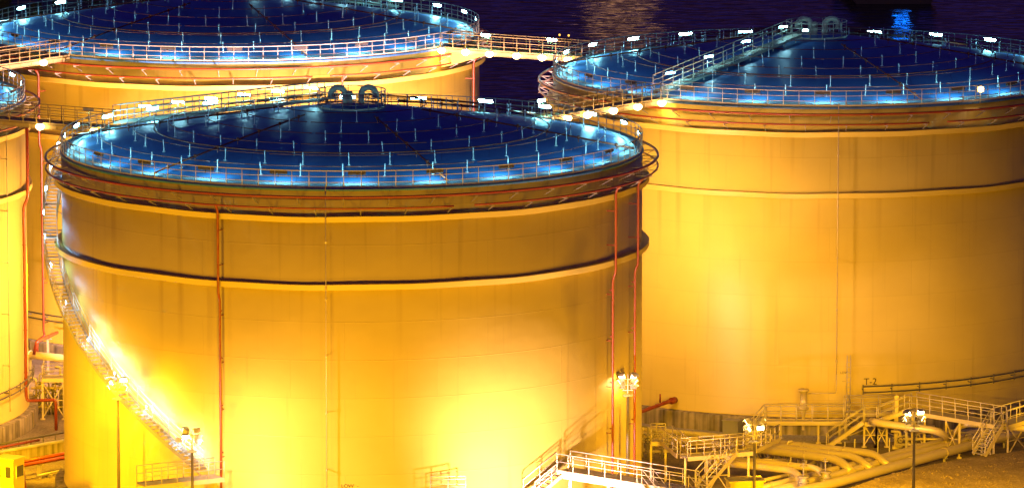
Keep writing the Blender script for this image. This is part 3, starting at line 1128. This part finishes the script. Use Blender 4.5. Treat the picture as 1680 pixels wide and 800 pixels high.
# ------------------------------------------------------------------ steel platforms and stairs
class Steel:
    def __init__(s, name, origin, label, cat, group=None):
        s.o = Vector((origin[0], origin[1], 0))
        s.root = empty(name, s.o, label, cat, group)
        s.n = 0

    def L(s, p): return Vector(p) - s.o

    def deck(s, p, q, w, rails=(-1, 1), step=1.2, depth=.28):
        p, q = s.L(p), s.L(q)
        d = (q - p); d.normalize()
        n = Vector((0, 0, 1)).cross(d).normalized()
        MB().bar(p, q, w, .05).build('deck', M_GALV, s.root)
        for k in (-1, 1):
            MB().bar(p + n * k * (w / 2 + .03) - Vector((0, 0, depth / 2 - .06)), q + n * k * (w / 2 + .03) - Vector((0, 0, depth / 2 - .06)), .05, depth).build('edge_beam', M_PIPE, s.root)
        for k in rails:
            railing(MB(), [p + n * k * (w / 2), q + n * k * (w / 2)], 1.1, step, .034, (1, .55)).build('railing', M_RAILY, s.root)

    def stair(s, p, q, w):            # p foot, q top
        p, q = s.L(p), s.L(q)
        d = q - p
        h = Vector((d.x, d.y, 0)).normalized()
        n = Vector((0, 0, 1)).cross(h)
        mb = MB()
        for k in (-1, 1):
            mb.bar(p + n * k * w / 2, q + n * k * w / 2, .06, .26)
        st = mb.build('stair_stringer', M_PIPE, s.root)
        m = max(3, int(abs(d.z) / .2))
        tr = MB()
        for i in range(m):
            c = p + d * ((i + .5) / m)
            tr.box(c, (.26, w - .06, .045), math.atan2(h.y, h.x))
        tr.build('stair_tread', M_GALV, st)
        for k in (-1, 1):
            railing(MB(), [p + n * k * w / 2, q + n * k * w / 2], 1.05, 1.3, .034, (1, .55)).build('railing', M_RAILY, s.root)

    def leg(s, p, w=.14):
        p = s.L(p)
        MB().box((p.x, p.y, p.z / 2), (w, w, p.z)).box((p.x, p.y, .04), (w * 2.4, w * 2.4, .08)).build('leg', M_PIPE, s.root)

    def brace(s, p, q):
        p, q = s.L(p), s.L(q)
        a, b = Vector((p.x, p.y, .15)), Vector((q.x, q.y, q.z - .3))
        c, e = Vector((q.x, q.y, .15)), Vector((p.x, p.y, p.z - .3))
        MB().bar(a, b, .07, .07).bar(c + Vector((0, .08, 0)), e + Vector((0, .08, 0)), .07, .07).bar((a + e) / 2, (b + c) / 2, .06, .06).build('cross_brace', M_PIPE, s.root)


# crossing bridge right of centre (stair, landing, flight, bridge, steep stair)
G1 = 'steel platforms over the pipes'
s0 = on(1357, 733, 0)
s1 = at(1418, 691, 389.5)
s2 = at(1440, 691.5, 389.5)
zz = s1.z
s2.z = zz
s3 = at(1494, 671, 389); s4 = at(1641, 693, 383.5); s4.z = s3.z
S = Steel('crossing_platform', s1, 'long stepped platform over the pipes, stairs at both ends, below the T-2 lettering', 'platform', G1)
S.stair(s0, s1, .9)
S.deck(s1, s2, .95, (1, -1))
S.stair(s2, s3, .9)
S.deck(s3, s4, 1.3)
s5 = on(1606, 746, .95)
e = s4 + (s3 - s4).normalized() * .35
S.stair(s5, e + Vector((0, -.55, 0)), 1.15)
for q, r in ((at(1418, 691, 390.0), at(1438, 691, 390.0)), (at(1438, 691, 390), at(1455, 687, 390))):
    q.z = r.z = zz - .05
    S.leg(q); S.leg(r); S.brace(q, r)
for t0, t1 in ((.02, .16), (.40, .55), (.8, .93)):
    q, r = s3.lerp(s4, t0), s3.lerp(s4, t1)
    q.z = r.z = s3.z - .1
    S.leg(q); S.leg(r); S.brace(q, r)
# gallery at the right edge
q0, q1 = at(1640, 697, 385), at(1730, 676, 391)
q1.z = q0.z
S = Steel('side_gallery', q0, 'gallery leaving the right edge of the photo beside the steep stair', 'platform', G1)
S.deck(q0, q1, 1.2)
for t in (.15, .5, .9):
    S.leg(q0.lerp(q1, t))
S.brace(q0.lerp(q1, .15), q0.lerp(q1, .5))
# catwalk along the right tank
q0, q1 = at(1255, 690, 391.5), at(1384, 691, 391.5)
q1.z = q0.z
S = Steel('catwalk', q0, 'straight catwalk along the foot of the right-hand tank, below the gauge drum', 'platform', G1)
S.deck(q0, q1, .9, step=1.15)
for t in (.2, .68, .95):
    S.leg(q0.lerp(q1, t))
S.stair(q0 + Vector((-1.4, -.2, -q0.z)), q0, .8)
# instrument frame beside it
q = at(1386, 676, 393)
S = Steel('instrument_platform', q, 'small railed instrument platform at the left end of the dark conduits', 'platform', G1)
q1 = q + Vector((3.6, .3, 0))
S.deck(q, q1, .9)
S.leg(q + Vector((.1, 0, -.05))); S.leg(q1 - Vector((.1, 0, .05))); S.brace(q + Vector((.1, 0, 0)), q1)
mb = MB()
for i in range(7):
    mb.lathe([(0, -.08), (.12, -.08), (.12, .08), (0, .08)], 8, (.25, -.6, .7 + .33 * i))
mb.tube([(.25, -.6, 0), (.25, -.6, 3.2)], .05, 6)
mb.build('valve_stack', M_VALVE, S.root)

# platform in front of the nearest tank's right side
q0, q1 = at(925, 769, 359), at(1136, 810, 352.2)
q1.z = q0.z
S = Steel('access_platform', q0, 'bright railed platform with a stair at the foot of the nearest tank', 'platform', G1)
S.deck(q0, q1, 1.3, step=1.35, depth=.5)
u = (q1 - q0).normalized()
S.stair(at(868, 815, 357.0), q0 + Vector((-.1, -.1, 0)), 1.1)
for t in (.05, .35, .65, .95):
    S.leg(q0.lerp(q1, t), .16)
S.stair(q1 + Vector((1.9, -1.0, -2.2)), q1, 1.1)
# second stair coming off its right part, toward the camera
w = q0.lerp(q1, .62) + Vector((.2, -.8, 0))
S.stair(w + Vector((1.8, -1.6, -2.0)), w, .9)

# stepped platform between the tanks
q0, q1, q2 = at(1068, 723, 377), at(1092, 724, 377), at(1122, 748, 372)
q1.z = q0.z
S = Steel('pipe_crossing', q0, 'stepped pipe crossing between the nearest tank and the right-hand tank', 'platform', G1)
S.deck(q0, q1, 1.0)
S.stair(q2, q1, .9)
q3 = at(1230, 752, 374); q3.z = q2.z
S.deck(q2, q3, 1.1, step=1.3)
S.stair(at(1150, 798, 370), q3.lerp(q2, .30) + Vector((0, -.5, 0)), .9)
for t in (.02, .35, .68, .98):
    S.leg(q2.lerp(q3, t))
S.brace(q2.lerp(q3, .35), q2.lerp(q3, .68))
S.leg(q0); S.leg(q1)
q4 = at(1268, 720, 380)
S.stair(q3, q4, .9)

# landing of the spiral stair at the bottom left
q0, q1 = at(360, 781, 355.2), at(232, 812, 352.5)
q1.z = q0.z
S = Steel('stair_landing_platform', q0, 'railed landing at the foot of the spiral stair', 'platform', G1)
S.deck(q0, q1, 1.3)
for t in (.05, .5, .95):
    S.leg(q0.lerp(q1, t))
# small railing end at the bottom centre
q0, q1 = at(706, 811, 355.2), at(764, 811, 355.2); q1.z = q0.z
S = Steel('small_platform', q0, 'small railed platform just showing at the bottom edge, left of the bright stair', 'platform', G1)
S.deck(q0, q1, .9)
S.leg(q0); S.leg(q1)

# pipework tangle beside the right tank and the left yard
def manifold(p, label, seed, n=9, sx=3.2, sy=1.5, h=2.2, mat=None):
    rnd = random.Random(seed)
    root = empty('valve_manifold', (p.x, p.y, 0), label, 'valve manifold', 'valve manifolds in the yard')
    for i in range(n):
        x = (i / (n - 1) - .5) * sx
        y = rnd.uniform(-sy / 2, sy / 2)
        hh = h * rnd.uniform(.55, 1.)
        mb = MB().tube(rounded([(x, y, 0), (x, y, hh), (x + rnd.choice((-1, 1)) * rnd.uniform(.3, .8), y + rnd.uniform(-.4, .4), hh)], .15, 3), rnd.uniform(.05, .11), 8)
        for k in range(3):
            z = hh * (.25 + .25 * k)
            mb.lathe([(0, -.05), (.18, -.05), (.18, .05), (0, .05)], 8, (x, y, z))
        mb.build('manifold_pipe', M_VALVE if i % 3 else M_PIPE, root)
        if i % 2 == 0:
            MB().tube([(x + .2 * math.cos(t), y - .3, hh * .6 + .2 * math.sin(t)) for t in [2 * PI * k / 10 for k in range(10)]], .025, 5, True).bar((x, y, hh * .6), (x, y - .3, hh * .6), .03, .03).build('hand_wheel', M_DARK, root)
    mb = MB()
    for z in (.5, h * .55):
        mb.tube([(-sx / 2 - .3, -sy / 3, z), (sx / 2 + .3, -sy / 3, z)], .09, 8)
    mb.build('header_pipe', M_PIPE, root)
    return root


manifold(on(1062, 748, 0), 'dark cluster of valves beside the nearest tank right edge', 5, 9, 2.6, 2.4, 2.4)
manifold(on(72, 680, 0) + Vector((.6, 1.0, 0)), 'cluster of valves between the far left tank and the nearest tank', 9, 11, 2.4, 2.0, 3.4)
manifold(on(1255, 762, 0), 'group of small pipes behind the glaring lamp mast', 11, 10, 3., 2.2, 1.9)
manifold(on(1530, 738, 0), 'group of small pipes under the crossing bridge', 13, 9, 4.5, 1.5, 1.6)
manifold(at(950, 805, 355) - Vector((0, 0, 0)), 'red and grey valve group beneath the bright platform', 15, 6, 2.0, 1.0, 3.6)
q = on(88, 690, 0)
S = Steel('pipe_rack', (q.x, q.y + 1, 0), 'braced pipe rack with mesh screen between the two left tanks', 'platform', G1)
q0, q1 = Vector((q.x - .8, q.y + 1.2, 2.9)), Vector((q.x + 2.2, q.y + 1.2, 2.9))
S.deck(q0, q1, 1.4)
for dx in (0, 1.5, 3):
    S.leg(q0 + Vector((dx, -.6, 0)))
S.brace(q0 + Vector((0, -.6, 0)), q0 + Vector((1.5, -.6, 0)))
S.brace(q0 + Vector((1.5, -.6, 0)), q0 + Vector((3, -.6, 0)))

# marker stakes among the right-hand pipes
stk = shared('stake', lambda: MB().box((0, 0, .7), (.07, .07, 1.4)).box((0, 0, 1.42), (.10, .10, .05)).mesh('marker_stake', M_RAIL))
for i, (x, y) in enumerate(((1271, 752), (1297, 770), (1341, 752), (1363, 762), (1386, 745), (1402, 740), (1440, 735), (1459, 738))):
    p = on(x, y + 14, 0)
    o = put('marker_stake', stk, None, (p.x, p.y, 0))
    tag(o, 'thin upright stake among the pale pipes left of the grass bank', 'stake', 'upright stakes among the pipes')
p = on(1470, 735, 0)
o = MB().box((0, 0, 1.85), (.26, .22, 3.7)).box((0, 0, .1), (.5, .5, .2)).build('steel_column', M_PIPE, None, (p.x, p.y, 0))
tag(o, 'tall square steel column beside the stepped platform flight', 'column')

# ------------------------------------------------------------------ far land, ship
def shrub(p, w, h, label):
    rnd = random.Random(int(p.x * 10))
    root = empty('shrub', p, label, 'shrub', 'dark shrubs on the far land')
    MB().tube([(0, 0, 0), (.1, 0, h * .5), (0, .1, h * .8)], [.12, .08, .03], 6).build('trunk', M_BARK, root)
    mb = MB()
    for _ in range(900):
        a, b = rnd.random() * 2 * PI, rnd.random()
        r = w / 2 * math.sqrt(rnd.random()) * (1 - .6 * abs(b - .45))
        c = Vector((r * math.cos(a), r * math.sin(a), h * (.12 + .9 * b) + .25 * math.sin(3 * a)))
        n = Vector((rnd.gauss(0, 1), rnd.gauss(0, 1), rnd.gauss(0, 1))).normalized()
        u = n.orthogonal().normalized() * .16
        v = n.cross(u.normalized()) * .1
        mb.quad([c - u, c + v, c + u, c - v])
    mb.build('crown', M_LEAF, root)


for x, y, w, h, l in ((4, 28, 2.6, 2.2, 'rounded dark shrub at the top left corner behind the back tank'), (58, 32, 2.0, 1.6, 'low dark shrub behind the back tank railing, near the top left'), (150, 6, 3.0, 1.6, 'spreading dark shrub at the top edge, above the back tank lamps'), (96, 12, 1.8, 1.2, 'smallest dark shrub on the far land, left of the spreading one')):
    p = on(x, y, 0)
    shrub(Vector((p.x, p.y, 0)), w, h, l)
p = on(45, 9, 0)
root = empty('boundary_fence', (0, 0, 0), 'thin wire fence on the far land behind the back tank', 'fence')
mb = MB()
a, b = on(-30, 14, 0), on(420, -6, 0)
for i in range(24):
    q = a.lerp(b, i / 23)
    mb.tube([q, q + Vector((0, 0, 1.6))], .04, 5)
mb.build('fence_post_row', M_RAIL, root)
mb = MB()
for h in (.5, 1., 1.5):
    mb.tube([a + Vector((0, 0, h)), b + Vector((0, 0, h))], .02, 4)
mb.build('fence_wire', M_RAIL, root)

# dark vessel with its waterline at the top edge and a blue deck lamp
p = on(1466, 7, -2)
root = empty('moored_vessel', (p.x, p.y, -2), 'dark moored vessel at the top edge above the right-hand tank', 'vessel', None, R_(3))
mb = MB()
W = 5.2
sec = [(-W * .8, -.4), (-W * .98, 1.0), (-W, 2.6), (W, 2.6), (W * .98, 1.0), (W * .8, -.4)]
n0 = len(mb.v)
for y in (0, 22):
    for x, z in sec:
        mb.v.append((x, y, z))
for k in range(6):
    l = (k + 1) % 6
    mb.f.append((n0 + k, n0 + l, n0 + 6 + l, n0 + 6 + k)); mb.sm.append(False)
mb.f.append(tuple(n0 + k for k in range(6))); mb.sm.append(False)
mb.f.append(tuple(n0 + 11 - k for k in range(6))); mb.sm.append(False)
mb.build('hull', M_HULL, root)
MB().box((0, 8, 5.1), (7, 9, 5)).box((0, 9, 8.6), (5, 5, 2)).build('deckhouse', M_HULL, root)
MB().box((1.5, 3.4, 3.6), (1.7, .1, 1.3)).build('deck_lamp', M_BLUEL, root)

# two small lights on the water, each built on a float
for x, y, l in ((918, 66, 'small yellow light on the sea, the left one of two above the footbridge'), (933, 67, 'small yellow light on the sea, the right one of two above the footbridge')):
    p = on(x, y, -2)
    root = empty('sea_light', (p.x, p.y, -2), l, 'buoy', 'small lights on the sea')
    MB().lathe([(.0, -.2), (.3, -.1), (.32, .12), (.08, .25), (.05, .45), (0, .45)], 12).build('float', M_DARK, root)
    MB().lathe([(0, .46), (.1, .5), (.12, .58), (.08, .68), (0, .7)], 10).build('sea_light_globe', glow('sea_light_glow', (1, .5, .06), 2.2), root)

# ------------------------------------------------------------------ light
def point(loc, power, col, rad=.3):
    l = bpy.data.lights.new('harbour_light', 'POINT')
    l.energy = power; l.color = col; l.shadow_soft_size = rad
    o = bpy.data.objects.new('harbour_light', l)
    COL.objects.link(o); o.location = loc
    return o


SODC = (1.0, .50, .0)
SODW = (1.0, .56, .56)
SODY = (1.0, .52, .0)
# beams of the masts in view
def off(h, x, y, z=0): return (h.x + x, h.y + y, h.z + z)
spot(off(h2, .6, -1.6), (-16, 358, 8.0), 900, SODY, 150, 1)
spot(off(h2, -.7, -1.6), (-27, 366, 4.0), 1500, SODY, 150, 1)
spot(off(h3, 1.2, -1.6), (-13.5, 356, 6.0), 4200, (1, .60, .60), 150, 1)
spot(off(h4, .3, 1.8), (16, 380, -3), 20000, SODC, 115, .9)
spot(off(h5, .2, 1.8), (26, 381, -3), 20000, SODC, 115, .9)
spot((31, 351, 10), (28.5, 364, .5), 30000, SODC, 66, .8)  # added fill for the grass bank, not a mast beam
# unseen spots without fixtures: inferred yard floods and added fill
spot((1.0, 348.5, 2.2), (2.6, 358, 6.0), 34000, (1, .62, .85), 116, 1, .3)
for x, p, c in ((-27, 7500, SODY), (-15, 5600, SODY), (-3, 3600, SODC), (9, 6000, SODC)):
    spot((x, 337, 2.4), (x * .8 - 2, 358, 12), p, c, 135, 1, .4)
for x, tx, p in ((-36, -25, 62000), (-8, -9, 46000), (16, 5, 52000)):
    spot((x, 314, 2.5), (tx, 360, 15), p, SODC, 80, 1, .5)  # front fill added to lift the nearest tank's upper shell
spot((-50, 343, 3), (-28, 368, 15), 36000, SODC, 60, 1, .5)  # fill added for the nearest shell's dark left edge
spot((23, 345, 2.5), (7.5, 367, 15), 15000, SODC, 60, 1, .4)  # fill added for the nearest shell's right edge
spot((25, 381.5, 3.2), (23, 396, 11), 1300, SODC, 160, 1, .4)
spot((37, 384, 3.2), (33, 398, 12), 1700, SODC, 160, 1, .4)  # low fill pair added for the right-hand tank
spot((34, 340, 12), (24, 396, 4), 4000, SODC, 100, .9, .5)  # weak fill added for the right-hand tank
spot((6.8, 387, 18), (12, 398, 19), 13000, (1, .54, .34), 155, .9, .6)
spot((8.4, 383, 11), (13, 398, 9), 3500, SODY, 155, .9, .6)
spot((-14, 404, 10), (-22, 421, 18), 190000, SODW, 160, .9, .4)
spot((1, 408, 10), (-8, 428, 18), 90000, SODW, 150, .9, .4)
spot((-32.3, 399, 10), (-33, 424, 12), 26000, SODY, 150, .9, .4)
spot((-26, 391, 15), (-36, 395, 13), 15000, (1, .5, .22), 165, .9, .4)
spot((-35, 350, 9), (-31, 376, 0), 24000, SODC, 120, .9, .4)  # added to brighten the cabinet and the left yard
spot((-31, 376, 9), (-33, 392, 0), 20000, SODC, 140, .9, .4)  # added to brighten the left yard's ground
spot((-50, 520, 12), (-55, 640, 0), 60000, SODC, 140, .9, .4)
# lamp across the water whose reflection lies on the sea
point((14.5, 770, 13), 1300, (1, .46, .10), 5)

w = bpy.data.worlds.new('World')
scene.world = w
w.use_nodes = True
N, L = w.node_tree.nodes, w.node_tree.links
bg = N['Background']
sky = N.new('ShaderNodeTexSky')
sky.sky_type = 'NISHITA'
sky.sun_disc = False
sky.sun_elevation = R_(1.5)
sky.sun_rotation = R_(200)
tint = N.new('ShaderNodeMix'); tint.data_type = 'RGBA'; tint.blend_type = 'MULTIPLY'
tint.inputs['Factor'].default_value = 1
tint.inputs['B'].default_value = (.36, .19, 2.3, 1)
L.new(sky.outputs[0], tint.inputs['A'])
L.new(tint.outputs['Result'], bg.inputs['Color'])
bg.inputs['Strength'].default_value = .055

sun = bpy.data.lights.new('moonlike_fill', 'SUN')  # faint moon-like sun lamp, added with no moon in view
sun.energy = .01; sun.angle = R_(.5); sun.color = (.7, .8, 1)
so = bpy.data.objects.new('moonlike_fill', sun); COL.objects.link(so)
so.rotation_euler = (R_(50), 0, R_(-30))

# ------------------------------------------------------------------ render
scene.render.engine = 'CYCLES'
scene.cycles.use_denoising = True
scene.cycles.max_bounces = 5
scene.cycles.diffuse_bounces = 3
scene.cycles.glossy_bounces = 3
scene.cycles.sample_clamp_indirect = 4
scene.cycles.use_light_tree = True
scene.view_settings.view_transform = 'Standard'
scene.view_settings.look = 'None'
scene.view_settings.exposure = 0
scene.view_settings.gamma = 1
scene.view_settings.use_curve_mapping = False
